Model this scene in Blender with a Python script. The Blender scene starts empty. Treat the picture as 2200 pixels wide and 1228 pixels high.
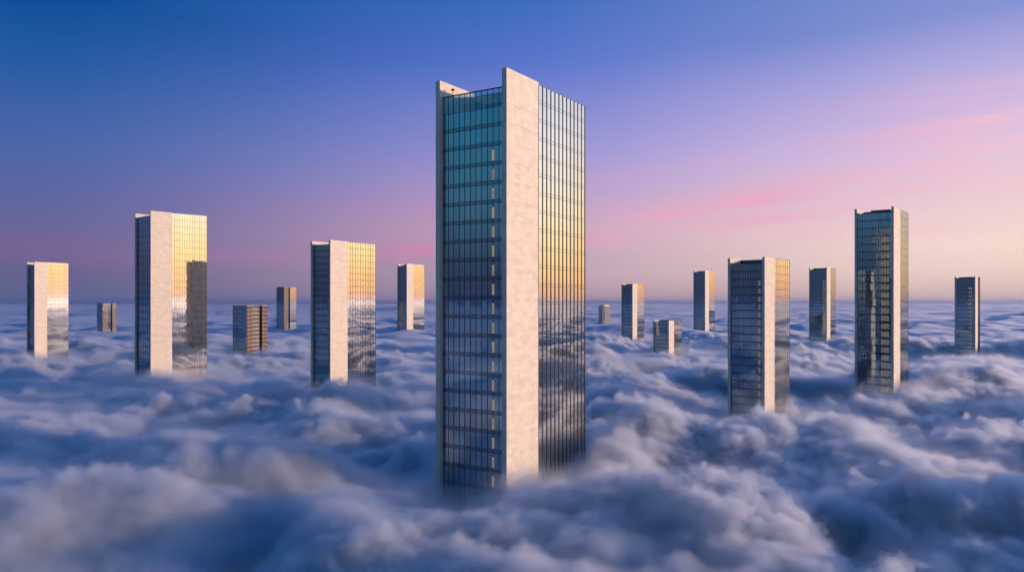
import bpy, bmesh, math, random
import numpy as np

random.seed(7)
rng = np.random.default_rng(11)
sc = bpy.context.scene
COL = sc.collection
R = math.radians
CAM_Z = 190.0
SUN_AZ, SUN_EL = 96.0, 6.5            # degrees, clockwise from +Y


def lin(r, g, b, k=1.0):
    f = lambda c: (c / 255 / 12.92 if c <= 10 else ((c / 255 + .055) / 1.055) ** 2.4) * k
    return (f(r), f(g), f(b), 1.0)


# ------------------------------------------------------------------ nodes
class NT:
    def __init__(s, tree):
        s.t = tree
        for n in list(tree.nodes):
            tree.nodes.remove(n)

    def n(s, typ, _inp=None, **kw):
        nd = s.t.nodes.new(typ)
        for k, v in kw.items():
            setattr(nd, k, v)
        for k, v in (_inp or {}).items():
            sock = nd.inputs[k]
            if isinstance(v, bpy.types.NodeSocket):
                s.t.links.new(v, sock)
            else:
                sock.default_value = v
        return nd

    def m(s, op, a, b=0.0, c=0.0, clamp=False):
        nd = s.t.nodes.new('ShaderNodeMath')
        nd.operation = op
        nd.use_clamp = clamp
        for i, v in enumerate((a, b, c)):
            if isinstance(v, bpy.types.NodeSocket):
                s.t.links.new(v, nd.inputs[i])
            else:
                nd.inputs[i].default_value = v
        return nd.outputs[0]

    def mix(s, f, a, b, blend='MIX'):
        nd = s.t.nodes.new('ShaderNodeMix')
        nd.data_type = 'RGBA'
        nd.blend_type = blend
        for sock, v in ((nd.inputs[0], f), (nd.inputs[6], a), (nd.inputs[7], b)):
            if isinstance(v, bpy.types.NodeSocket):
                s.t.links.new(v, sock)
            else:
                sock.default_value = v
        return nd.outputs[2]

    def ramp(s, f, stops, interp='LINEAR'):
        nd = s.t.nodes.new('ShaderNodeValToRGB')
        cr = nd.color_ramp
        cr.interpolation = interp
        while len(cr.elements) < len(stops):
            cr.elements.new(0.5)
        for e, (p, c) in zip(cr.elements, sorted(stops, key=lambda q: q[0])):
            e.position = p
            e.color = c
        s.t.links.new(f, nd.inputs[0])
        return nd.outputs[0]

    def smooth(s, v, a, b):
        nd = s.n('ShaderNodeMapRange', interpolation_type='SMOOTHSTEP')
        s.t.links.new(v, nd.inputs[0])
        nd.inputs[1].default_value = a
        nd.inputs[2].default_value = b
        return nd.outputs[0]


def new_mat(name):
    m = bpy.data.materials.new(name)
    m.use_nodes = True
    return m, NT(m.node_tree)


# ------------------------------------------------------------------ world: a dusk sky, colours by direction
def build_world():
    w = bpy.data.worlds.new("World")
    sc.world = w
    w.use_nodes = True
    t = NT(w.node_tree)
    tc = t.n('ShaderNodeTexCoord')
    sep = t.n('ShaderNodeSeparateXYZ', {0: tc.outputs['Generated']})
    x, y, z = sep.outputs
    el = t.m('MULTIPLY', t.m('ARCSINE', z), 180 / math.pi)
    az = t.m('MULTIPLY', t.m('ARCTAN2', x, y), 180 / math.pi)
    # soft large scale unevenness so that the bands are not ruler straight
    nz = t.n('ShaderNodeTexNoise', {'Vector': tc.outputs['Generated'], 'Scale': 3.0, 'Detail': 3.0})
    elw = t.m('ADD', el, t.m('MULTIPLY', t.m('SUBTRACT', nz.outputs[0], .5), 1.6))
    f = t.m('DIVIDE', elw, 90.0, clamp=True)

    def rp(stops, k=1.0):
        return t.ramp(f, [(e / 90, lin(*c, k)) for e, c in stops], 'LINEAR')
    dark = rp([(0, (70, 72, 98)), (2.5, (76, 88, 118)), (7, (92, 136, 164)), (12, (72, 142, 176)), (18, (20, 124, 178)),
               (32, (22, 104, 176)), (90, (40, 116, 190))])
    left = rp([(0, (92, 104, 146)), (1.9, (104, 100, 142)), (3.3, (120, 101, 148)), (6, (98, 103, 157)), (10.6, (72, 102, 170)),
               (15, (38, 92, 163)), (19, (2, 78, 150)), (32, (16, 96, 172)), (90, (40, 116, 190))])
    mid = rp([(0, (172, 146, 166)), (1.7, (190, 160, 176)), (3.5, (190, 160, 185)), (5.2, (204, 164, 190)), (6.9, (194, 158, 198)), (8.6, (176, 155, 206)),
              (12, (142, 144, 212)), (17, (90, 118, 204)), (21.5, (58, 108, 188)), (34, (30, 104, 182)), (90, (40, 116, 190))])
    right = rp([(0, (216, 184, 176)), (2.1, (244, 214, 201)), (3.8, (251, 221, 209)), (6.3, (238, 211, 214)), (8.4, (231, 203, 220)),
                (10.1, (221, 197, 228)), (12.6, (204, 184, 226)), (15, (180, 172, 223)), (18, (134, 148, 212)), (36, (50, 112, 190)), (90, (40, 116, 190))])
    sun = rp([(0, (226, 162, 130)), (1.5, (252, 196, 132)), (3.6, (255, 222, 158)), (6.5, (250, 238, 208)), (12, (228, 232, 244)),
              (17, (186, 204, 240)), (26, (100, 142, 206)), (45, (30, 88, 160)), (90, (28, 86, 148))], 1.9)
    c = t.mix(t.smooth(az, -125, -36), dark, left)
    c = t.mix(t.smooth(az, -34, 6), c, mid)
    c = t.mix(t.smooth(az, -4, 36), c, right)
    c = t.mix(t.smooth(az, 36, 72), c, sun)
    c = t.mix(t.smooth(az, 108, 165), c, dark)
    # thin pink cirrus: streaks each with a heading, a length and a ragged edge
    wx = t.n('ShaderNodeCombineXYZ', {0: t.m('MULTIPLY', az, .10), 1: t.m('MULTIPLY', el, .75), 2: 3.7})
    n1 = t.n('ShaderNodeTexNoise', {'Vector': wx.outputs[0], 'Scale': 1.3, 'Detail': 6.0, 'Roughness': .55, 'Distortion': .6})
    n2 = t.n('ShaderNodeTexNoise', {'Vector': wx.outputs[0], 'Scale': .5, 'Detail': 3.0})
    rag = t.smooth(n1.outputs[0], .36, .66)
    elj = t.m('ADD', el, t.m('MULTIPLY', t.m('SUBTRACT', n2.outputs[0], .5), 1.6))
    tot = None
    #        az   el  half-length half-height tilt amount
    for a0, e0, la, le, tilt, am in ((17.0, 7.2, 6.5, .60, .085, .95), (28.5, 8.9, 9.0, 1.2, .07, .8), (34, 11.2, 9.0, .95, .03, .9),
                                     (20, 5.9, 7.5, .45, .06, .75), (7, 4.6, 2.8, .5, .05, .85), (-6.5, 3.9, 4.0, .6, .05, .8),
                                     (12, 6.6, 3.0, .45, .1, .6), (-17, 3.3, 8.0, .6, .02, .22), (42, 7.0, 9.0, .7, .02, .7),
                                     (32, 7.6, 6.0, .45, .05, .6), (30, 13.2, 7.0, .9, .05, .35), (11, 9.6, 6.0, .5, .09, .3), (26, 4.6, 9.0, .6, .02, .35)):
        u = t.m('DIVIDE', t.m('SUBTRACT', az, a0), la)
        v = t.m('DIVIDE', t.m('SUBTRACT', elj, t.m('ADD', e0, t.m('MULTIPLY', t.m('SUBTRACT', az, a0), tilt))), le)
        g = t.m('EXPONENT', t.m('MULTIPLY', t.m('ADD', t.m('MULTIPLY', u, u), t.m('MULTIPLY', v, v)), -1.0))
        g = t.m('MULTIPLY', g, am)
        tot = g if tot is None else t.m('ADD', tot, g)
    k = t.m('MULTIPLY', tot, t.m('ADD', .35, t.m('MULTIPLY', rag, .65)), clamp=True)
    pink = t.mix(t.smooth(az, 18, 38), lin(242, 166, 196), lin(255, 202, 205))
    pink = t.mix(t.smooth(az, -2, 10), lin(220, 132, 174), pink)
    c = t.mix(t.m('MULTIPLY', k, .78), c, pink)
    bg = t.n('ShaderNodeBackground', {'Color': c, 'Strength': 1.0})
    out = t.n('ShaderNodeOutputWorld', {'Surface': bg.outputs[0]})


build_world()


# ------------------------------------------------------------------ materials
def mat_stone(name, base, tall=1.0, wide=2.1):
    m, t = new_mat(name)
    tc = t.n('ShaderNodeTexCoord')
    s = t.n('ShaderNodeSeparateXYZ', {0: tc.outputs['Object']})
    uv = t.n('ShaderNodeCombineXYZ', {0: t.m('ADD', s.outputs[0], s.outputs[1]), 1: s.outputs[2]})
    br = t.n('ShaderNodeTexBrick', {'Vector': uv.outputs[0], 'Color1': (1, 1, 1, 1), 'Color2': (0, 0, 0, 1), 'Mortar': (.5, .5, .5, 1),
                                    'Scale': 1.0, 'Mortar Size': .018, 'Mortar Smooth': .2, 'Bias': 0.0, 'Brick Width': wide, 'Row Height': tall})
    n1 = t.n('ShaderNodeTexNoise', {'Vector': tc.outputs['Object'], 'Scale': .35, 'Detail': 5.0, 'Roughness': .6})
    n2 = t.n('ShaderNodeTexNoise', {'Vector': tc.outputs['Object'], 'Scale': 3.0, 'Detail': 6.0, 'Roughness': .65})
    st = t.n('ShaderNodeMapping', {'Vector': tc.outputs['Object'], 'Scale': (1.2, 1.2, .05)})
    n3 = t.n('ShaderNodeTexNoise', {'Vector': st.outputs[0], 'Scale': 1.0, 'Detail': 4.0})
    v = t.m('MULTIPLY', br.outputs[0], .17)
    v = t.m('ADD', v, t.m('MULTIPLY', n1.outputs[0], .22))
    v = t.m('ADD', v, t.m('MULTIPLY', n2.outputs[0], .10))
    v = t.m('ADD', v, t.m('MULTIPLY', n3.outputs[0], .26))
    v = t.m('ADD', v, .66)
    v = t.m('MULTIPLY', v, t.m('SUBTRACT', 1.0, t.m('MULTIPLY', br.outputs[1], .22)))
    col = t.mix(1.0, base, t.n('ShaderNodeCombineColor', {0: v, 1: v, 2: v}).outputs[0], 'MULTIPLY')
    bmp = t.n('ShaderNodeBump', {'Strength': .25, 'Distance': .02, 'Height': t.m('SUBTRACT', t.m('MULTIPLY', n2.outputs[0], .4), br.outputs[1])})
    p = t.n('ShaderNodeBsdfPrincipled', {'Base Color': col, 'Roughness': .62, 'Normal': bmp.outputs[0]})
    t.n('ShaderNodeOutputMaterial', {'Surface': p.outputs[0]})
    return m


def mat_glass(name, tint, wave=.045, dark=(.010, .022, .030, 1), refl=.86):
    """coated curtain-wall glass: a mirror-like coat over a dark room, every pane a little different"""
    m, t = new_mat(name)
    tc = t.n('ShaderNodeTexCoord')
    geo = t.n('ShaderNodeNewGeometry')
    rnd = geo.outputs['Random Per Island']
    off = t.n('ShaderNodeVectorMath', {0: tc.outputs['Object'], 1: t.n('ShaderNodeCombineXYZ', {0: t.m('MULTIPLY', rnd, 37.0), 2: t.m('MULTIPLY', rnd, 91.0)}).outputs[0]}, operation='ADD')
    n1 = t.n('ShaderNodeTexNoise', {'Vector': off.outputs[0], 'Scale': .45, 'Detail': 1.0, 'Roughness': .4})
    bmp = t.n('ShaderNodeBump', {'Strength': wave, 'Distance': .12, 'Height': n1.outputs[0]})
    # some rooms have pale blinds or a lighter ceiling behind the glass
    blind = t.m('GREATER_THAN', rnd, .88)
    room = t.mix(t.m('MULTIPLY', blind, .45), dark, (.10, .12, .12, 1))
    v = t.m('ADD', .86, t.m('MULTIPLY', rnd, .14))
    tn = t.mix(1.0, tint, t.n('ShaderNodeCombineColor', {0: v, 1: v, 2: v}).outputs[0], 'MULTIPLY')
    gl = t.n('ShaderNodeBsdfPrincipled', {'Base Color': tn, 'Metallic': 1.0, 'Roughness': .025, 'Normal': bmp.outputs[0]})
    df = t.n('ShaderNodeBsdfPrincipled', {'Base Color': room, 'Roughness': .3})
    mx = t.n('ShaderNodeMixShader', {0: refl, 1: df.outputs[0], 2: gl.outputs[0]})
    t.n('ShaderNodeOutputMaterial', {'Surface': mx.outputs[0]})
    return m


def mat_plain(name, col, rough=.5, metal=0.0, vary=.12):
    m, t = new_mat(name)
    tc = t.n('ShaderNodeTexCoord')
    n1 = t.n('ShaderNodeTexNoise', {'Vector': tc.outputs['Object'], 'Scale': 1.1, 'Detail': 6.0})
    v = t.m('ADD', 1 - vary, t.m('MULTIPLY', n1.outputs[0], 2 * vary))
    c = t.mix(1.0, col, t.n('ShaderNodeCombineColor', {0: v, 1: v, 2: v}).outputs[0], 'MULTIPLY')
    p = t.n('ShaderNodeBsdfPrincipled', {'Base Color': c, 'Roughness': rough, 'Metallic': metal})
    t.n('ShaderNodeOutputMaterial', {'Surface': p.outputs[0]})
    return m


def mat_lamp(name, col, k):
    m, t = new_mat(name)
    tc = t.n('ShaderNodeTexCoord')
    n1 = t.n('ShaderNodeTexNoise', {'Vector': tc.outputs['Object'], 'Scale': .45, 'Detail': 3.0})
    e = t.n('ShaderNodeEmission', {'Color': col, 'Strength': t.m('MULTIPLY', t.m('ADD', .35, n1.outputs[0]), k)})
    g = t.n('ShaderNodeBsdfPrincipled', {'Base Color': (.05, .06, .06, 1), 'Roughness': .05})
    a = t.n('ShaderNodeAddShader', {0: e.outputs[0], 1: g.outputs[0]})
    t.n('ShaderNodeOutputMaterial', {'Surface': a.outputs[0]})
    return m


def mat_clear(name):
    m, t = new_mat(name)
    tr = t.n('ShaderNodeBsdfTransparent', {'Color': (.72, .82, .86, 1)})
    gl = t.n('ShaderNodeBsdfGlossy', {'Color': (.8, .9, .95, 1), 'Roughness': .02})
    mx = t.n('ShaderNodeMixShader', {0: .16, 1: tr.outputs[0], 2: gl.outputs[0]})
    t.n('ShaderNodeOutputMaterial', {'Surface': mx.outputs[0]})
    return m


M = dict(
    stone=mat_stone('pale_limestone', (.56, .485, .40, 1)),
    concrete=mat_stone('weathered_concrete', (.30, .215, .15, 1), .5, .9),
    glass=mat_glass('coated_glass', (.42, .57, .62, 1)),
    side_glass=mat_glass('ribbed_side_glass', (.74, .68, .60, 1), .022, refl=.9),
    spandrel=mat_glass('spandrel_glass', (.34, .39, .46, 1), .03, (.05, .065, .09, 1), .6),
    frame=mat_plain('dark_aluminium', (.012, .016, .020, 1), .38, .4),
    rib=mat_plain('black_rib_metal', (.008, .009, .010, 1), .45),
    rail=mat_plain('grey_aluminium', (.10, .12, .14, 1), .35, .6),
    core=mat_plain('dark_interior', (.010, .014, .018, 1), .7),
    roof=mat_plain('roof_gravel', (.20, .19, .18, 1), .9, 0, .25),
    plant=mat_plain('plant_room_cladding', (.07, .085, .10, 1), .5, .2),
    lamp=mat_lamp('lit_stair_light', (1.0, .80, .55, 1), .34),
    lamp_soft=mat_lamp('lit_room_light', (1.0, .84, .56, 1), .17),
    clear=mat_clear('clear_parapet_glass'),
    red=mat_plain('beacon_red', (.10, .02, .02, 1), .3),
)


# ------------------------------------------------------------------ mesh helpers
class MB:
    def __init__(s):
        s.v, s.f, s.mi = [], [], []

    def box(s, x0, x1, y0, y1, z0, z1, mi=0):
        b = len(s.v)
        s.v += [(x0, y0, z0), (x1, y0, z0), (x1, y1, z0), (x0, y1, z0), (x0, y0, z1), (x1, y0, z1), (x1, y1, z1), (x0, y1, z1)]
        for q in ((0, 3, 2, 1), (4, 5, 6, 7), (0, 1, 5, 4), (1, 2, 6, 5), (2, 3, 7, 6), (3, 0, 4, 7)):
            s.f.append(tuple(b + i for i in q))
            s.mi.append(mi)

    def quad(s, a, b_, c, d, mi=0):
        b = len(s.v)
        s.v += [a, b_, c, d]
        s.f.append((b, b + 1, b + 2, b + 3))
        s.mi.append(mi)

    def prism(s, pts, z0, z1, mi=0):
        b, n = len(s.v), len(pts)
        s.v += [(x, y, z0) for x, y in pts] + [(x, y, z1) for x, y in pts]
        s.f.append(tuple(b + n + i for i in range(n)))
        s.mi.append(mi)
        s.f.append(tuple(b + n - 1 - i for i in range(n)))
        s.mi.append(mi)
        for i in range(n):
            j = (i + 1) % n
            s.f.append((b + i, b + j, b + n + j, b + n + i))
            s.mi.append(mi)

    def build(s, name, mats, parent=None):
        me = bpy.data.meshes.new(name)
        me.from_pydata(s.v, [], s.f)
        if not isinstance(mats, (list, tuple)):
            mats = [mats]
        for m in mats:
            me.materials.append(m)
        if len(mats) > 1:
            me.polygons.foreach_set('material_index', s.mi)
        me.update()
        o = bpy.data.objects.new(name, me)
        COL.objects.link(o)
        o.parent = parent
        return o


class Face:
    """a facade plane: o = start point, u = direction along it, n = outward"""
    def __init__(s, o, u, n):
        s.o, s.u, s.n = o, u, n

    def p(s, u, off, z):
        return (s.o[0] + s.u[0] * u + s.n[0] * off, s.o[1] + s.u[1] * u + s.n[1] * off, z)

    def box(s, mb, u0, u1, d0, d1, z0, z1, mi=0):
        a, b = s.p(u0, d0, z0), s.p(u1, d1, z1)
        mb.box(min(a[0], b[0]), max(a[0], b[0]), min(a[1], b[1]), max(a[1], b[1]), z0, z1, mi)

    def pane(s, mb, u0, u1, z0, z1, off=0.0, tilt=.004, mi=0):
        tu, tv = random.gauss(0, tilt) * (u1 - u0), random.gauss(0, tilt) * (z1 - z0)
        mb.quad(s.p(u0, off - tu - tv, z0), s.p(u1, off + tu - tv, z0), s.p(u1, off + tu + tv, z1), s.p(u0, off - tu + tv, z1), mi)


def glazing(tw, face, L, n, z0, ztop, fh, sp, glass, mw=.09, md=.12, detail=True, bars=False, hidden=False, tilt=.0009,
            mull=True, mullmat=None):
    """curtain wall on one face from the top floor line down: per floor a row of panes and a spandrel band, plus vertical ribs"""
    mullmat = mullmat or M['frame']
    nf = int((ztop - z0) / fh)
    pw = L / n
    big = MB()
    bands = []
    for k in range(nf):
        b = ztop - (k + 1) * fh
        wb = MB() if detail and not hidden else big
        sb = MB() if detail and not hidden else big
        for i in range(n):
            face.pane(wb, i * pw + .02, (i + 1) * pw - .02, b + sp, b + fh, 0.0, tilt, 0)
        if bars:
            for i in range(n):
                face.pane(sb, i * pw + .02, (i + 1) * pw - .02, b + .05, b + sp - .05, 0.0, tilt, 1 if sb is big else 0)
            face.box(sb, 0, L, -.06, .035, b - .035, b + .035, 2 if sb is big else 1)
            face.box(sb, 0, L, -.06, .035, b + sp - .03, b + sp + .03, 2 if sb is big else 1)
        else:
            for i in range(n):
                face.pane(sb, i * pw + .01, (i + 1) * pw - .01, b + .04, b + sp, .03, .001, 1 if sb is big else 0)
            face.box(sb, 0, L, -.08, .06, b - .04, b + .04, 2 if sb is big else 1)
            face.box(sb, 0, L, -.08, .05, b + sp - .03, b + sp + .03, 2 if sb is big else 1)
        if wb is not big:
            bands.append(wb.build('window_band', glass, tw))
            sb.build('floor_band', [glass if bars else M['spandrel'], M['frame']], tw)
    zb = ztop - nf * fh
    if detail and not hidden:
        if mull:
            for i in range(n + 1):
                mb = MB()
                face.box(mb, i * pw - mw / 2, i * pw + mw / 2, -.05, md, zb, ztop)
                mb.build('mullion', mullmat, tw)
    else:
        for i in range(n + 1):
            face.box(big, i * pw - mw / 2, i * pw + mw / 2, -.05, md, zb, ztop, 2)
        big.build('glazing', [glass, glass if bars else M['spandrel'], M['frame']], tw)
    return bands


def stone_wall(tw, x0, x1, y0, y1, z0, z1, fh, ztop, mat, joints=True):
    mb = MB()
    g = .06
    mb.box(x0 + g, x1 - g, y0 + g, y1 - g, z0, z1 - g)
    top = z1
    z = ztop - fh * math.floor((ztop - z1) / fh) if False else ztop
    cuts = [z1]
    while z > z0 + 1:
        if z < z1 - .4:
            cuts.append(z)
        z -= fh
    cuts.append(z0)
    for a, b in zip(cuts, cuts[1:]):
        mb.box(x0, x1, y0, y1, b + (.15 if joints else 0), a)
    return mb.build('stone_wall', mat, tw)


TOWERS = 'stone and glass towers rising out of the clouds'


def tower_empty(name, X, Z, th, W, D, label):
    o = bpy.data.objects.new(name, None)
    COL.objects.link(o)
    t = R(th)
    c, s = math.cos(t), math.sin(t)
    # the near corner (local +W/2, -D/2) stands at (X, Z)
    o.location = (X - (c * W / 2 - s * D / 2), Z - (-s * W / 2 - c * D / 2), 0)
    o.rotation_euler = (0, 0, -t)
    o.empty_display_size = 5
    o['label'] = label
    o['category'] = 'skyscraper'
    o['group'] = TOWERS
    return o


def standard_tower(X, Z, th, W, D, S, H, fh, nf, ns, label, cloud, drop=2.6, wt=.9, rec=.9, detail=True, lit=None, plant=False,
                   ribs=(.10, .07), fins=(.07, .10), grand=False, sp=.2, lampmat='lamp', side_drop=.15, side_bar=.16):
    tw = tower_empty('skyscraper', X, Z, th, W, D, label)
    hw, hd = W / 2, D / 2
    zc = cloud - 14                      # facades are worked out down to well inside the cloud
    zf = H - drop                        # top edge of the front glass
    zdeck = zf - (fh * 1.0 if grand else 1.1)
    ztopf = zdeck if grand else zf
    # walls: four stone wing walls at the corners of the plan
    for sx in (1, -1):
        x0, x1 = (hw - wt, hw) if sx > 0 else (-hw, -hw + wt)
        stone_wall(tw, x0, x1, -hd, -hd + S, 0, H, fh, ztopf, M['stone'], detail)
    # the body behind the glass
    mb = MB()
    mb.box(-hw + wt + .02, hw - wt - .02, -hd + rec + .14, hd - .24, 0, zdeck)
    body = mb.build('body', M['core'], tw)
    mb = MB()
    mb.box(-hw + .22, hw - .22, -hd + S + .02, hd - .22, 0, H - side_drop - .25)
    rear = mb.build('rear_block', M['core'], tw)
    mb = MB()
    mb.box(-hw + wt + .02, hw - wt - .02, -hd + rec + .16, -hd + S - .02, zdeck + .01, zdeck + .15)
    roof = mb.build('roof', M['roof'], body)
    mb = MB()
    mb.box(-hw + .3, hw - .3, -hd + S + .08, hd - .3, H - side_drop - .24, H - side_drop - .12)
    mb.build('roof', M['roof'], rear)
    # front glass between the wing walls
    fr = Face((-hw + wt, -hd + rec), (1, 0), (0, -1))
    Lf = W - 2 * wt
    bands = glazing(tw, fr, Lf, nf, zc, ztopf, fh, fh * sp, M['glass'], fins[0], fins[1], detail)
    # sides: glass behind the stone, flush-ish
    rt = Face((hw - .08, -hd + S), (0, 1), (1, 0))
    Ls = D - S
    glazing(tw, rt, Ls, ns, zc, H - side_drop, fh, fh * side_bar, M['side_glass'], ribs[0], ribs[1], detail, True, tilt=.0003, mullmat=M['rib'])
    lt = Face((-hw + .08, -hd + S), (0, 1), (-1, 0))
    glazing(tw, lt, Ls, ns, zc, H - side_drop, fh, fh * side_bar, M['side_glass'], ribs[0], ribs[1], False, True)
    bk = Face((-hw + .2, hd - .08), (1, 0), (0, 1))
    glazing(tw, bk, W - .4, nf, zc, H - side_drop, fh, fh * sp, M['glass'], fins[0], fins[1], False)
    # lit stair windows
    if lit:
        pw = Lf / nf
        c0, c1, first, every = lit
        k = first
        while ztopf - (k + 1) * fh > cloud - 6:
            b = ztopf - (k + 1) * fh
            mb = MB()
            zt = b + fh * (.80 if lampmat == 'lamp' else .88)
            c = c0
            while c < c1 - .01:
                wv = min(.74, c1 - c) * pw
                face_u = c * pw + .13 * pw
                fr.box(mb, face_u, face_u + wv, .015, .05, b + fh * sp + .12, zt)
                c += 1
            mb.build('lit_window', M[lampmat], bands[k] if k < len(bands) else tw)
            k += every
    if grand:
        # clear glass screen above the deck
        pg = MB()
        pw = Lf / nf
        for i in range(nf):
            fr.box(pg, i * pw + .03, (i + 1) * pw - .03, -.02, .02, zdeck + .08, zf - .24)
        pg = pg.build('parapet', M['clear'], tw)
        rail = MB()
        fr.box(rail, 0, Lf, -.09, .09, zf - .22, zf)
        rail.build('parapet_rail', M['frame'], pg)
        for i in range(nf + 1):
            mb = MB()
            fr.box(mb, i * pw - .05, i * pw + .05, -.08, .08, zdeck + .02, zf - .23)
            mb.build('parapet_post', M['frame'], pg)
        mb = MB()
        mb.box(-hw + wt + .03, hw - wt - .03, -hd + S - .42, -hd + S - .01, zdeck + .16, H - side_drop - .5)
        mb.build('terrace_wall', M['stone'], tw)
        # roof terrace furniture seen through it
        mb = MB()
        mb.box(hw - wt - 8.0, hw - wt - .6, -hd + 5.5, -hd + 11.0, zdeck + .16, zdeck + 2.2)
        mb.build('stair_housing', M['plant'], roof)
        mb = MB()
        mb.box(-1.2, -.1, -hd + 3.0, -hd + 3.9, zdeck + .16, zdeck + 2.1)
        mb.box(-1.3, 0, -hd + 2.9, -hd + 4.0, zdeck + 2.1, zdeck + 2.2)
        mb.build('cooling_unit', M['concrete'], roof)
        mb = MB()
        mb.box(-hw + wt + 1.6, -hw + wt + 1.7, -hd + 2.4, -hd + 2.5, zdeck + .16, zf + 1.5)
        mb.box(-hw + wt + 1.3, -hw + wt + 2.0, -hd + 2.3, -hd + 2.6, zf + 1.5, zf + 1.85)
        mb.build('roof_mast', M['frame'], roof)
        for sx in (1, -1):
            x = sx * (hw - wt / 2)
            mb = MB()
            mb.box(x - .14, x + .14, -hd + .9, -hd + 1.2, H, H + .12)
            for q in (0, .5):
                pts = [(x + .11 * math.cos(j * math.pi / 4), -hd + .8 + q + .11 * math.sin(j * math.pi / 4)) for j in range(8)]
                mb.prism(pts, H + .12 if q == 0 else H + .01, H + .42 if q == 0 else H + .25)
            mb.build('roof_beacon', M['frame'], tw)
    elif plant:
        mb = MB()
        mb.box(hw - wt - Lf * .62, hw - wt - Lf * .06, -hd + rec + .5, -hd + S - .4, zdeck + .16, zf + 1.25)
        mb.box(hw - wt - Lf * .60, hw - wt - Lf * .08, -hd + rec + .7, -hd + S - .6, zf + 1.25, zf + 1.4)
        mb.build('plant_room', M['plant'], roof)
    rl = MB()
    if not grand:
        fr.box(rl, 0, Lf, -.12, .08, zf, zf + .16)
        rl.build('parapet', M['rail'], tw)
    rl = MB()
    rt.box(rl, 0, Ls, -.14, .06, H - side_drop, H - side_drop + .14)
    rl.build('parapet', M['rail'], tw)
    return tw


def slotted_tower(X, Z, th, W, D, H, fh, nf, segs, label, cloud, front='glass', detail=True):
    """narrow-sided block: glass front, side made of strips (stone, slot, glass, balcony) along its depth"""
    tw = tower_empty('skyscraper', X, Z, th, W, D, label)
    hw, hd = W / 2, D / 2
    zc = cloud - 12
    mb = MB()
    mb.box(-hw + .3, hw - 1.6, -hd + .3, hd - .3, 0, H - .9)
    body = mb.build('body', M['core'], tw)
    mb = MB()
    mb.box(-hw + .3, hw - 1.6, -hd + .3, hd - .3, H - .89, H - .7)
    mb.build('roof', M['roof'], body)
    fr = Face((-hw + .5, -hd + .12), (1, 0), (0, -1))
    glazing(tw, fr, W - .5, nf, zc, H - .35, fh, fh * .16, M['glass'], .16, .14, detail)
    mb = MB()
    mb.box(-hw, -hw + .5, -hd, hd, 0, H)
    mb.build('stone_wall', M['concrete'], tw)
    mb = MB()
    mb.box(-hw + .5, hw, -hd + .02, -hd + .45, H - .34, H + .05)
    mb.build('parapet', M['rail'], tw)
    bk = Face((-hw + .5, hd - .12), (1, 0), (0, 1))
    glazing(tw, bk, W - .6, nf, zc, H - .35, fh, fh * .26, M['glass'], .10, .12, False)
    y = -hd + .22
    for kind, frac in segs:
        L = (D - .44) * frac
        f = Face((hw - .1, y), (0, 1), (1, 0))
        if kind == 'stone':
            stone_wall(tw, hw - 1.6, hw + .05, y, y + L, 0, H + .12, fh, H, M['concrete'] if front != 'pale' else M['stone'], True)
        elif kind == 'grid':
            mb = MB()
            mb.box(hw - 1.6, hw - .42, y, y + L, 0, H - .3)
            mb.build('body', M['core'], tw)
            g = Face((hw - .38, y), (0, 1), (1, 0))
            n = max(2, round(L / 1.5))
            pane = MB()
            cage = MB()
            z, k = H - .5, 0
            cage.box(hw - .45, hw + .05, y, y + L, H - .5, H + .12)
            while z > zc:
                cage.box(hw - .37, hw - .02, y + .002, y + L - .002, z - fh, z - fh + .55)
                for i in range(n):
                    g.pane(pane, y * 0 + i * L / n, (i + 1) * L / n, z - fh + .56, z, 0, .0006)
                z -= fh
            for i in range(n + 1):
                yy = y + L * i / n
                cage.box(hw - .36, hw + .04, max(y, yy - .26), min(y + L, yy + .26), zc, H - .502)
            cage.build('concrete_grid', M['concrete'], tw)
            pane.build('window_band', M['side_glass'], tw)
        elif kind == 'slot':
            g = Face((hw - 1.55, y), (0, 1), (1, 0))
            glazing(tw, g, L, max(1, int(L / 1.5)), zc, H - .5, fh, fh * .3, M['glass'], .1, .1, False)
        elif kind == 'glass':
            mb = MB()
            mb.box(hw - 1.6, hw - .25, y, y + L, 0, H - .3)
            mb.build('body', M['core'], tw)
            glazing(tw, f, L, max(2, int(L / 1.7)), zc, H - .1, fh, fh * .16, M['side_glass'], .1, .14, detail, True, tilt=.0003, mullmat=M['rib'])
        elif kind == 'balcony':
            g = Face((hw - 1.5, y), (0, 1), (1, 0))
            glazing(tw, g, L, max(2, int(L / 1.4)), zc, H - .3, fh, fh * .15, M['glass'], .12, .1, False)
            z = H - .3 - fh
            mb = MB()
            mb.box(hw - 1.6, hw, y, y + L, H - .3, H + .05)
            mb.build('parapet', M['concrete'], tw)
            n = max(3, int(L / 1.5))
            while z > zc:
                mb = MB()
                mb.box(hw - 1.45, hw - .03, y, y + L, z - .12, z + .12)
                mb.box(hw - .14, hw - .06, y, y + L, z + .122, z + 1.0)
                for i in range(n + 1):
                    yy = y + L * i / n
                    mb.box(hw - .20, hw - .04, yy - .24 if i else yy, yy + .24 if i < n else yy, z + 1.0, z + fh - .122)
                mb.build('balcony', M['concrete'], tw)
                z -= fh
        y += L
    return tw


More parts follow.
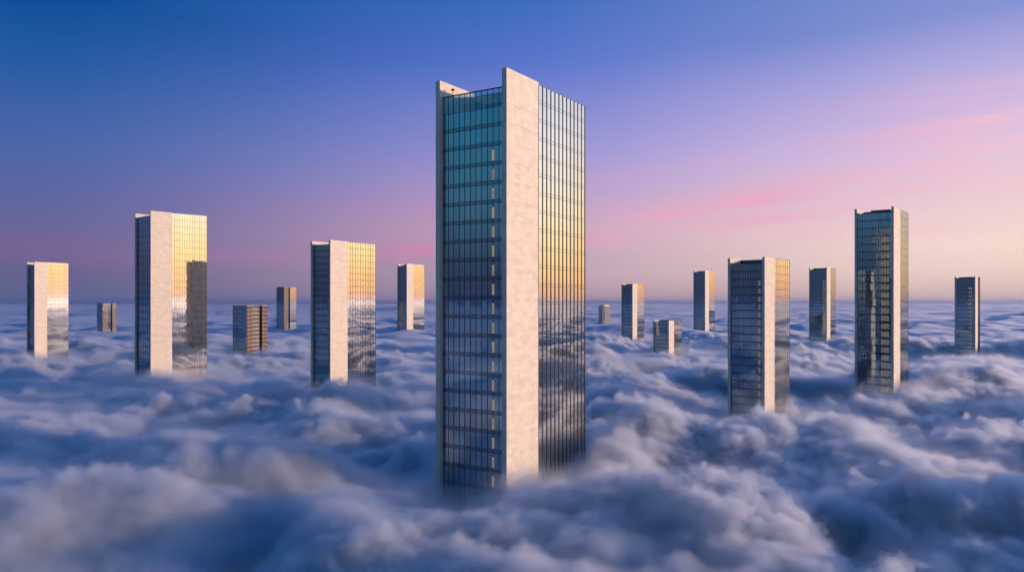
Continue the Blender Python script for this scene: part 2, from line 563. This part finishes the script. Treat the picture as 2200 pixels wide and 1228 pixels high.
def facet_tower(X, Z, th, W, D, H, fh, label, cloud):
    """small far block with cut corners and upright concrete ribs"""
    tw = tower_empty('skyscraper', X, Z, th, W, D, label)
    hw, hd, c = W / 2, D / 2, 2.6
    P = [(-hw + c, -hd), (hw - c, -hd), (hw, -hd + c), (hw, hd - c), (hw - c, hd), (-hw + c, hd), (-hw, hd - c), (-hw, -hd + c)]
    ins = [(x * .955, y * .975) for x, y in P]
    mb = MB()
    mb.prism(ins, 0, H - .6)
    mb.build('body', M['glass'], tw)
    mb = MB()
    mb.prism(P, H - .59, H + .5)
    mb.prism([(x * .8, y * .8) for x, y in P], H + .51, H + 2.0)
    mb.build('roof', M['stone'], tw)
    mb = MB()
    z = H - fh
    while z > cloud - 12:
        mb.prism([(x * .97, y * .985) for x, y in P], z - .22, z + .22)
        z -= fh
    mb.build('floor_band', M['stone'], tw)
    for i in range(8):
        a, b = P[i], P[(i + 1) % 8]
        L = math.hypot(b[0] - a[0], b[1] - a[1])
        n = max(1, int(L / 1.8))
        for k in range(n):
            q = (k + .0) / n
            x, y = a[0] + (b[0] - a[0]) * q, a[1] + (b[1] - a[1]) * q
            mb = MB()
            mb.box(x - .27, x + .27, y - .27, y + .27, 0, H - .595)
            mb.build('rib', M['stone'], tw)
    return tw


# ------------------------------------------------------------------ the towers
TW = {}   # name: (X, Z, cloud height at its foot)
#   key   X       Z     th    W     D     S     H      cloud
DATA = {
    'a': (-323.3, 520, 34.7, 11.6, 22.0, 8.0, 217.7, 152.2), 'b': (-533.0, 1000, 24.0, 10.9, 20.7, 6.5, 189.1, 152.4),
    'c': (-184.4, 392, 41.7, 19.4, 29.8, 10.95, 236.9, 152.9), 'd': (-193.5, 560, 20.1, 12.5, 23.8, 14.0, 188.0, 152.3),
    'e': (-341.5, 1150, 25.5, 14.5, 27.5, 7.0, 213.7, 151.7), 'f': (-75.2, 318, 34.0, 12.0, 26.5, 9.7, 216.0, 153.0),
    'g': (-143.8, 1050, 36.8, 18.3, 34.7, 12.3, 243.5, 153.1), 'm': (-1.1, 157, 32.7, 18.4, 34.9, 12.8, 238.1, 156.6),
    'h': (156.0, 1300, 35.7, 11.7, 22.2, 9.8, 184.5, 153.8), 'i': (119.3, 760, 38.4, 12.7, 24.1, 9.3, 208.9, 152.2),
    'j': (114.4, 560, 35.1, 12.5, 23.8, 9.3, 177.1, 151.6), 'k': (264.1, 1050, 37.9, 17.3, 32.9, 12.4, 234.2, 151.8),
    'l': (87.2, 265, 41.0, 13.6, 22.4, 8.5, 205.8, 150.2), 'n': (282.9, 690, 37.1, 15.6, 29.8, 11.5, 221.9, 153.2),
    'o': (154.1, 310, 38.1, 14.9, 28.2, 11.7, 228.9, 153.9), 'p': (340.9, 565, 38.0, 13.4, 25.6, 13.0, 209.5, 148.6)}


def dd(k):
    X, Z, th, W, D, S, H, cl = DATA[k]
    return dict(X=X, Z=Z, th=th, W=W, D=D, S=S, H=H, cloud=cl)


def d6(k):
    a = dd(k)
    a.pop('S')
    return a


standard_tower(**dd('m'), fh=4.0, nf=11, ns=12, drop=3.4, wt=1.15, rec=1.1, grand=True, lit=(8.7, 9.05, 2, 1), fins=(.055, .10), ribs=(.30, .09),
               side_drop=.5, label='largest tower, with black ribbed side glass and a clear glass parapet between stone wing walls')
standard_tower(**dd('c'), fh=3.55, nf=7, ns=14, drop=2.2, side_drop=.35, ribs=(.10, .07),
               label='tall tower with broad golden mirror side, left of the flat-topped block with balconies')
standard_tower(**dd('f'), fh=2.7, nf=9, ns=11, drop=1.8, side_drop=.3, ribs=(.13, .07),
               label='large tower with gold ribbed side glass between the concrete balcony block and the largest tower')
standard_tower(**dd('a'), fh=2.6, nf=6, ns=10, drop=1.9, side_drop=.3, ribs=(.10, .06),
               label='leftmost tower, plain stone wall and yellowish gridded side glass, its dark front very narrow')
standard_tower(**dd('g'), fh=4.0, nf=7, ns=9, drop=3.0, side_drop=.6, detail=False,
               label='small far slim tower with pale wall and golden side just left of the largest tower')
standard_tower(**dd('i'), fh=3.6, nf=8, ns=8, drop=1.7, detail=False, plant=True,
               label='distant slender tower with orange-lit side glass behind the short low glass tower')
standard_tower(**dd('j'), fh=2.75, nf=8, ns=8, drop=.9, side_drop=.2, detail=True,
               label='short low glass tower with its roof just below the cloud horizon')
standard_tower(**dd('k'), fh=3.9, nf=8, ns=8, drop=2.2, detail=False, plant=True,
               label='far slim tower with tan side glass between the orange-sided tower and the broad dark-fronted tower')
standard_tower(**dd('l'), fh=2.75, nf=13, ns=8, drop=2.3, plant=True, lit=(11.0, 12, 2, 1), lampmat='lamp_soft', ribs=(.14, .06), side_drop=.25,
               label='broad dark-fronted tower with raised plant room, nearest tower after the largest one')
standard_tower(**dd('n'), fh=3.0, nf=9, ns=9, drop=2.4, plant=True, detail=True, lit=(7, 9, 3, 1), lampmat='lamp_soft',
               label='small tower between the broad dark tower and the taller one with lit windows')
standard_tower(**dd('o'), fh=3.2, nf=13, ns=9, drop=2.3, plant=True, lit=(9, 11.9, 3, 1), lampmat='lamp_soft', side_drop=.25, ribs=(.10, .06),
               label='tallest tower right of the largest one, lit windows down its blue front')
standard_tower(**dd('p'), fh=2.9, nf=10, ns=8, drop=1.8, plant=True, lit=(7, 9, 2, 1), lampmat='lamp_soft', detail=True,
               label='rightmost tower, dark front with lit windows and very thin stone edge')
slotted_tower(**d6('d'), fh=2.9, nf=8, segs=[('grid', .27), ('balcony', .33), ('slot', .14), ('grid', .26)], front='grid',
              label='flat-topped concrete block with a stack of balconies and a dark vertical slot in its side')
slotted_tower(**d6('b'), fh=3.2, nf=6, segs=[('grid', .40), ('slot', .30), ('grid', .30)], detail=False,
              label='tiny low block with two tan strips split by a dark slot, farthest left')
slotted_tower(**d6('e'), fh=4.0, nf=7, segs=[('grid', .30), ('slot', .18), ('glass', .52)], detail=False,
              label='small distant tower with a dark slot between its tan strip and pale gold glass')
facet_tower(**d6('h'), fh=3.6, label='tiny pale block with cut corners and upright ribs, farthest away on the cloud sea')


# ------------------------------------------------------------------ cloud sea
def hash2(ix, iy, seed):
    h = (ix.astype(np.int64) * 374761393 + iy.astype(np.int64) * 668265263 + seed * 1274126177) & 0xFFFFFFFF
    h = ((h ^ (h >> 13)) * 1274126177) & 0xFFFFFFFF
    h = (h ^ (h >> 16)) & 0xFFFFFFFF
    return h.astype(np.float64) * (2 * math.pi / 4294967296.0)


def perlin(x, y, seed):
    ix, iy = np.floor(x), np.floor(y)
    fx, fy = x - ix, y - iy
    u, v = fx ** 3 * (fx * (fx * 6 - 15) + 10), fy ** 3 * (fy * (fy * 6 - 15) + 10)

    def g(dx, dy):
        a = hash2(ix + dx, iy + dy, seed)
        return np.cos(a) * (fx - dx) + np.sin(a) * (fy - dy)
    a, b, c, d = g(0, 0), g(1, 0), g(0, 1), g(1, 1)
    return 1.45 * ((a + (b - a) * u) * (1 - v) + (c + (d - c) * u) * v)


def billow(x, y, lam, seed):
    n = perlin(x / lam, y / lam, seed)
    return np.sqrt(n * n + .004) - .30


MOUNDS = [  # x, y, amount, radius along x, radius along y: the swells and hollows of this cloud sea
    (-62, 150, 6.5, 22, 20), (-34, 130, 4, 11, 10), (36, 200, 14, 13, 12), (56, 208, 4, 18, 14), (60, 190, 5, 26, 16), (48, 136, 4, 30, 12), (75, 160, 4, 26, 12),
    (-95, 235, -5, 40, 22), (-45, 215, -4, 22, 22), (-125, 190, -4, 22, 20), (-40, 128, -3, 6, 12), (30, 122, -3, 12, 8),
    (95, 205, 5, 40, 14), (120, 330, -5, 40, 20), (75, 330, 4, 26, 18), (-150, 330, 4, 40, 14), (395, 590, 12, 36, 30), (-160, 500, 5, 40, 26),
    (185, 330, 7, 22, 14), (-260, 470, -3, 30, 30)]
CORR = []


MACRO = ((900, 34, 1, 1), (420, 26, 2, 1), (190, 17, 3, .5), (84, 13, 4, 0), (38, 9.5, 5, 0))
DETAIL = ((19, 6.4, 6), (10, 4.4, 60), (5.2, 2.6, 7), (2.7, 1.35, 8), (1.4, .6, 9))


def warp(x, y):
    wx = x + 14 * perlin(x / 60, y / 60, 21) + 4 * perlin(x / 17, y / 17, 22)
    wy = y + 14 * perlin(x / 60, y / 60, 23) + 4 * perlin(x / 17, y / 17, 24)
    return wx, wy


def height(x, y, cell):
    r = np.hypot(x, y)
    wx, wy = warp(x, y)
    h = np.full_like(x, 153.6)
    far = np.clip((r - 500) / 2500, 0, 1)
    for lam, amp, seed, far_only in MACRO:
        a = amp * (1 - far_only + far_only * far) if far_only else amp * (1 - .35 * far)
        fade = np.clip((lam / np.maximum(cell, 1e-3) - 3) / 4, 0, 1)
        ax = 1.0 if lam < 100 else .62
        h += a * fade * billow(wx * ax, wy, lam, seed)
    for mx, my, am, rx, ry in MOUNDS + CORR:
        h += am * np.exp(-(((x - mx) / rx) ** 2 + ((y - my) / ry) ** 2))
    return h


def detail(x, y, z, cell):
    """cauliflower puffs, evaluated on a domain sheared with height so that steep flanks billow too"""
    u, v = x + .8 * z + 1.6 * perlin(x / 9, y / 9, 31), y - .7 * z + 1.6 * perlin(x / 9, y / 9, 32)
    calm = .2 + .95 * np.clip(perlin(x / 70, y / 70, 33) + .40 + np.clip((x + 20) / 200, -.3, .2), 0, 1)   # some parts ragged, some smooth
    d = np.zeros_like(x)
    for lam, amp, seed in DETAIL:
        fade = np.clip((lam / np.maximum(cell, 1e-3) - 2.5) / 3, 0, 1)
        d += amp * fade * billow(u, v, lam, seed)
    return d * calm


# rest the cloud top against each tower at the height the fog reaches there
for key, (X, Z, th, W, D, S, H, cl) in DATA.items():
    t = R(th)
    px, py = X + (math.sin(t) * D * .3 - math.cos(t) * W * .3) * .5 - 1.5, Z - 2.5
    rad = 16 + Z * .03
    now = float(height(np.array([px]), np.array([py]), np.array([max(.6, Z * .012)]))[0])
    CORR.append((px, py, cl - 1.0 - now, rad, rad))


def ring_grid():
    rs = [30.0]
    while rs[-1] < 45000:
        k = .009 if rs[-1] < 700 else (.0085 if rs[-1] < 12000 else .016)
        rs.append(rs[-1] * (1 + k))
    azs = list(np.arange(-42, 42, .13)) + list(np.arange(42, 130, .5)) + list(np.arange(130, 230, 1.6)) + list(np.arange(230, 318, .5))
    return np.array(rs), np.radians(np.array(azs))


def grid_mesh(name, gx, gy, top, bottom, mat, skirt):
    nr, na = top.shape
    co = np.stack([gx, gy, top], -1).reshape(-1, 3)
    idx = np.arange(nr * na).reshape(nr, na)
    a, b = idx[:-1], idx[1:]
    q = np.stack([a, np.roll(a, -1, 1), np.roll(b, -1, 1), b], -1).reshape(-1, 4)
    faces = [q]
    n0 = nr * na
    extra = [[0, 0, float(top[0].mean())]]
    me = bpy.data.meshes.new(name)
    verts = co
    tri = np.stack([np.full(na, n0), idx[0], np.roll(idx[0], -1)], -1)[:, ::-1]
    if skirt:
        lower = np.stack([gx[-1], gy[-1], np.full(na, bottom)], -1)
        verts = np.concatenate([co, np.array(extra), lower, np.array([[0, 0, bottom]])])
        li = np.arange(na) + n0 + 1
        faces.append(np.stack([idx[-1], np.roll(idx[-1], -1), np.roll(li, -1), li], -1))
        tri = np.concatenate([tri, np.stack([np.full(na, n0 + 1 + na), li, np.roll(li, -1)], -1)])
    else:
        verts = np.concatenate([co, np.array(extra)])
    quads = np.concatenate(faces)
    nl = quads.size + tri.size
    me.vertices.add(len(verts))
    me.vertices.foreach_set('co', verts.astype(np.float32).ravel())
    me.loops.add(nl)
    me.loops.foreach_set('vertex_index', np.concatenate([quads.ravel(), tri.ravel()]).astype(np.int32))
    me.polygons.add(len(quads) + len(tri))
    ls = np.concatenate([np.arange(len(quads)) * 4, quads.size + np.arange(len(tri)) * 3]).astype(np.int32)
    me.polygons.foreach_set('loop_start', ls)
    me.update(calc_edges=True)
    me.validate()
    me.polygons.foreach_set('use_smooth', np.ones(len(me.polygons), dtype=bool))
    me.materials.append(mat)
    o = bpy.data.objects.new(name, me)
    COL.objects.link(o)
    return o

# the dark hollow at the front left foot of the largest tower, and the bank leaning on its right
MOUNDS += [(-11, 143, -7.5, 9, 14), (24, 178, 10, 9, 13), (-62, 150, 3, 30, 22), (-18, 118, 3, 14, 9)]


def sm(v, a, b, inv=False):
    k = np.clip((v - a) / (b - a), 0, 1)
    k = k * k * (3 - 2 * k)
    return 1 - k if inv else k


def shell_mesh(name, gx, gy, up, lo, mat):
    nr, na = up.shape
    n = nr * na
    verts = np.concatenate([np.stack([gx, gy, up], -1).reshape(-1, 3), np.stack([gx, gy, lo], -1).reshape(-1, 3)])
    i = np.arange(n).reshape(nr, na)
    tq = np.stack([i[:-1, :-1], i[:-1, 1:], i[1:, 1:], i[1:, :-1]], -1).reshape(-1, 4)
    bq = tq[:, ::-1] + n

    def wall(e):
        return np.stack([e[:-1], e[:-1] + n, e[1:] + n, e[1:]], -1)
    quads = np.concatenate([tq, bq, wall(i[0]), wall(i[-1][::-1]), wall(i[:, 0][::-1]), wall(i[:, -1])])
    me = bpy.data.meshes.new(name)
    me.vertices.add(len(verts))
    me.vertices.foreach_set('co', verts.astype(np.float32).ravel())
    me.loops.add(quads.size)
    me.loops.foreach_set('vertex_index', quads.ravel().astype(np.int32))
    me.polygons.add(len(quads))
    me.polygons.foreach_set('loop_start', (np.arange(len(quads)) * 4).astype(np.int32))
    me.update(calc_edges=True)
    me.materials.append(mat)
    o = bpy.data.objects.new(name, me)
    COL.objects.link(o)
    return o


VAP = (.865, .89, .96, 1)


def build_clouds():
    rs, azs = ring_grid()
    gx, gy = rs[:, None] * np.sin(azs)[None, :], rs[:, None] * np.cos(azs)[None, :]
    daz = np.abs(np.roll(azs, -1) - azs)
    daz = np.where(daz > math.pi, .005, daz)
    cell = np.maximum(np.gradient(rs)[:, None], rs[:, None] * daz[None, :])
    top = height(gx, gy, cell)
    hr = np.gradient(top, axis=0) / np.gradient(rs)[:, None]
    ha = (np.roll(top, -1, 1) - np.roll(top, 1, 1)) / (rs[:, None] * (daz + np.roll(daz, 1))[None, :])
    sa, ca = np.sin(azs)[None, :], np.cos(azs)[None, :]
    nx, ny = -(hr * sa + ha * ca), -(hr * ca - ha * sa)
    nl = np.sqrt(nx * nx + ny * ny + 1)
    d = detail(gx, gy, top, cell)
    gx0, gy0, macro, dv = gx, gy, top, d
    rr = np.hypot(gx, gy)
    gx, gy, top = gx + nx / nl * d, gy + ny / nl * d, top + d / nl
    near = sm(rr, 700, 1000, True) * sm(np.abs(np.degrees(np.arctan2(gx, gy))), 44, 50, True)
    # dense heart of the cloud: what light cannot cross
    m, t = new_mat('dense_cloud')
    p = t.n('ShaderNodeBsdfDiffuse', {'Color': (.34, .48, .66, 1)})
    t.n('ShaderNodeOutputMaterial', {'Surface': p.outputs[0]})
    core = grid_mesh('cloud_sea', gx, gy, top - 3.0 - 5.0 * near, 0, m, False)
    core['kind'] = 'structure'
    # the soft vapour over it, far and wide
    m, t = new_mat('cloud_vapour')
    v = t.n('ShaderNodeVolumePrincipled', {'Color': VAP, 'Density': .40, 'Anisotropy': .52})
    t.n('ShaderNodeOutputMaterial', {'Volume': v.outputs[0]})
    fog = grid_mesh('mist', gx, gy, top - 9.0 * near, 60.0, m, True)
    fog['kind'] = 'stuff'
    fog['label'] = 'soft blue and pink mist over the far sea of clouds'
    # and the ragged, billowing vapour of the nearer clouds
    x0, x1, y0, y1, st = -640.0, 640.0, 20.0, 1030.0, 1.0
    ix, iy = np.meshgrid(np.arange(x0, x1, st) + st / 2, np.arange(y0, y1, st) + st / 2)
    ones = np.full_like(ix, 1.0)
    hm = height(ix, iy, ones)
    hm = hm + detail(ix, iy, hm, ones) * .9
    img = bpy.data.images.new('cloud_top_height', hm.shape[1], hm.shape[0], alpha=False, float_buffer=True, is_data=True)
    px = np.ones((hm.shape[0], hm.shape[1], 4), dtype=np.float32)
    px[..., 0] = (hm - 100.0) / 100.0
    soft = np.zeros_like(hm)
    for X, Z, th, W, D, S, H, cl in DATA.values():
        t_ = R(th)
        fx, fy = X + (math.sin(t_) * D - math.cos(t_) * W) * .3, Z + (math.cos(t_) * D + math.sin(t_) * W) * .3
        soft = np.maximum(soft, np.exp(-((ix - fx) ** 2 + (iy - fy) ** 2) / (15 + .022 * Z) ** 2))
    px[..., 1] = soft
    px[..., 2] = sm(perlin(ix / 52, iy / 52, 71) + np.clip((ix + 10) / 160, -.35, .25), -.35, .35)
    img.pixels.foreach_set(px.ravel())
    img.update()
    img.pack()
    m, t = new_mat('billowing_vapour')
    tc = t.n('ShaderNodeTexCoord')
    pos = tc.outputs['Object']
    mp = t.n('ShaderNodeMapping', {'Vector': pos, 'Location': (-x0 / (x1 - x0), -y0 / (y1 - y0), 0), 'Scale': (1 / (x1 - x0), 1 / (y1 - y0), 0)})
    im = t.n('ShaderNodeTexImage', {'Vector': mp.outputs[0]}, image=img, interpolation='Linear', extension='EXTEND')
    z = t.n('ShaderNodeSeparateXYZ', {0: pos}).outputs[2]
    sq = t.n('ShaderNodeMapping', {'Vector': pos, 'Scale': (1, 1, 1.25)})
    n1 = t.n('ShaderNodeTexNoise', {'Vector': sq.outputs[0], 'Scale': .135, 'Detail': 5.0, 'Roughness': .64, 'Lacunarity': 2.2})
    chan = t.n('ShaderNodeSeparateColor', {0: im.outputs[0]})
    soft, calm = chan.outputs[1], chan.outputs[2]
    hh = t.m('ADD', t.m('MULTIPLY', chan.outputs[0], 100.0), 100.0)
    sdep = t.m('SUBTRACT', hh, z)
    amp = t.m('ADD', 5.5, t.m('ADD', t.m('MULTIPLY', calm, 10.0), t.m('MULTIPLY', soft, 7.0)))
    nz = t.m('MULTIPLY', t.m('SUBTRACT', n1.outputs[0], .5), amp)
    sn = t.m('ADD', sdep, nz)
    q = t.m('DIVIDE', sn, t.m('ADD', t.m('SUBTRACT', 3.8, t.m('MULTIPLY', calm, 2.2)), t.m('MULTIPLY', soft, 6.0)), clamp=True)
    veil = t.m('MULTIPLY', t.m('DIVIDE', t.m('ADD', sn, 4.0), 4.0, clamp=True), t.m('ADD', .008, t.m('MULTIPLY', soft, .065)))
    dn = t.m('ADD', t.m('MULTIPLY', t.m('POWER', q, 1.3), .60), veil)
    v = t.n('ShaderNodeVolumePrincipled', {'Color': VAP, 'Density': dn, 'Anisotropy': .32})
    t.n('ShaderNodeOutputMaterial', {'Volume': v.outputs[0]})
    js, je = np.searchsorted(azs, R(-50)), np.searchsorted(azs, R(50))
    i0, i1 = np.searchsorted(rs, 45), np.searchsorted(rs, 1000)
    px_, py_, pt, nw = (q_[i0:i1, js:je] for q_ in (gx0, gy0, macro, near))
    up = pt + (np.maximum(dv[i0:i1, js:je], -.5) * .9 + 5.8 + 3.0 * np.exp(-(px_ ** 2 + (py_ - 166) ** 2) / 38 ** 2)) * nw - 6.2 * (1 - nw)
    lo = np.minimum(pt - 10.5, up - .5)
    near_fog = shell_mesh('fog', px_, py_, up, lo, m)
    near_fog['kind'] = 'stuff'
    near_fog['label'] = 'ragged billowing fog around the feet of the towers'
    dim = np.array(near_fog.dimensions)
    m.cycles.volume_step_rate = float(max(.001, 1.7 / (dim.mean() / 10)))


build_clouds()

# ground far below, never seen through the cloud
mb = MB()
n = 64
b0 = [(60000 * math.cos(2 * math.pi * i / n), 60000 * math.sin(2 * math.pi * i / n), 0.0) for i in range(n)]
me = bpy.data.meshes.new('ground')
me.from_pydata(b0, [], [tuple(range(n))])
me.materials.append(mat_plain('earth', (.06, .06, .05, 1), .9))
g = bpy.data.objects.new('ground', me)
COL.objects.link(g)
g['kind'] = 'structure'

# air
USE_HAZE = True
if USE_HAZE:
    m, t = new_mat('air')
    v = t.n('ShaderNodeVolumePrincipled', {'Color': (.46, .53, .70, 1), 'Density': 5e-5, 'Anisotropy': .66})
    t.n('ShaderNodeOutputMaterial', {'Volume': v.outputs[0]})
    mb = MB()
    mb.box(-61000, 61000, -61000, 61000, -1.0, 262.0)
    hz = mb.build('haze', m)
    hz['kind'] = 'stuff'
    hz['label'] = 'faint lilac haze over the far cloud horizon'

# ------------------------------------------------------------------ sun
sd = bpy.data.lights.new('sun', 'SUN')
sd.energy = 4.5
sd.angle = R(.6)
sd.color = (1.0, .69, .48)
so = bpy.data.objects.new('sun', sd)
COL.objects.link(so)
a, e = R(SUN_AZ), R(SUN_EL)
from mathutils import Vector
to_sun = Vector((math.sin(a) * math.cos(e), math.cos(a) * math.cos(e), math.sin(e)))
so.rotation_euler = to_sun.to_track_quat('Z', 'Y').to_euler()
so.location = (300, 100, 400)

# ------------------------------------------------------------------ camera
cd = bpy.data.cameras.new('camera')
cd.sensor_width = 36.0
cd.lens = 27.0
cd.shift_y = .0164
cd.clip_start = 1.0
cd.clip_end = 200000
co = bpy.data.objects.new('camera', cd)
COL.objects.link(co)
co.location = (0, 0, CAM_Z)
co.rotation_euler = (R(90), 0, 0)
sc.camera = co

# ------------------------------------------------------------------ render settings
vs = sc.view_settings
vs.view_transform = 'Standard'
vs.look = 'None'
vs.exposure = 0.0
vs.gamma = 1.0
cy = sc.cycles
cy.use_denoising = True
try:
    cy.denoiser = 'OPENIMAGEDENOISE'
except Exception:
    pass
cy.max_bounces = 8
cy.diffuse_bounces = 2
cy.glossy_bounces = 3
cy.transparent_max_bounces = 16
cy.volume_bounces = 3
cy.use_adaptive_sampling = True
cy.adaptive_threshold = .05
cy.adaptive_min_samples = 16
cy.caustics_reflective = False
cy.caustics_refractive = False
cy.sample_clamp_indirect = 6.0
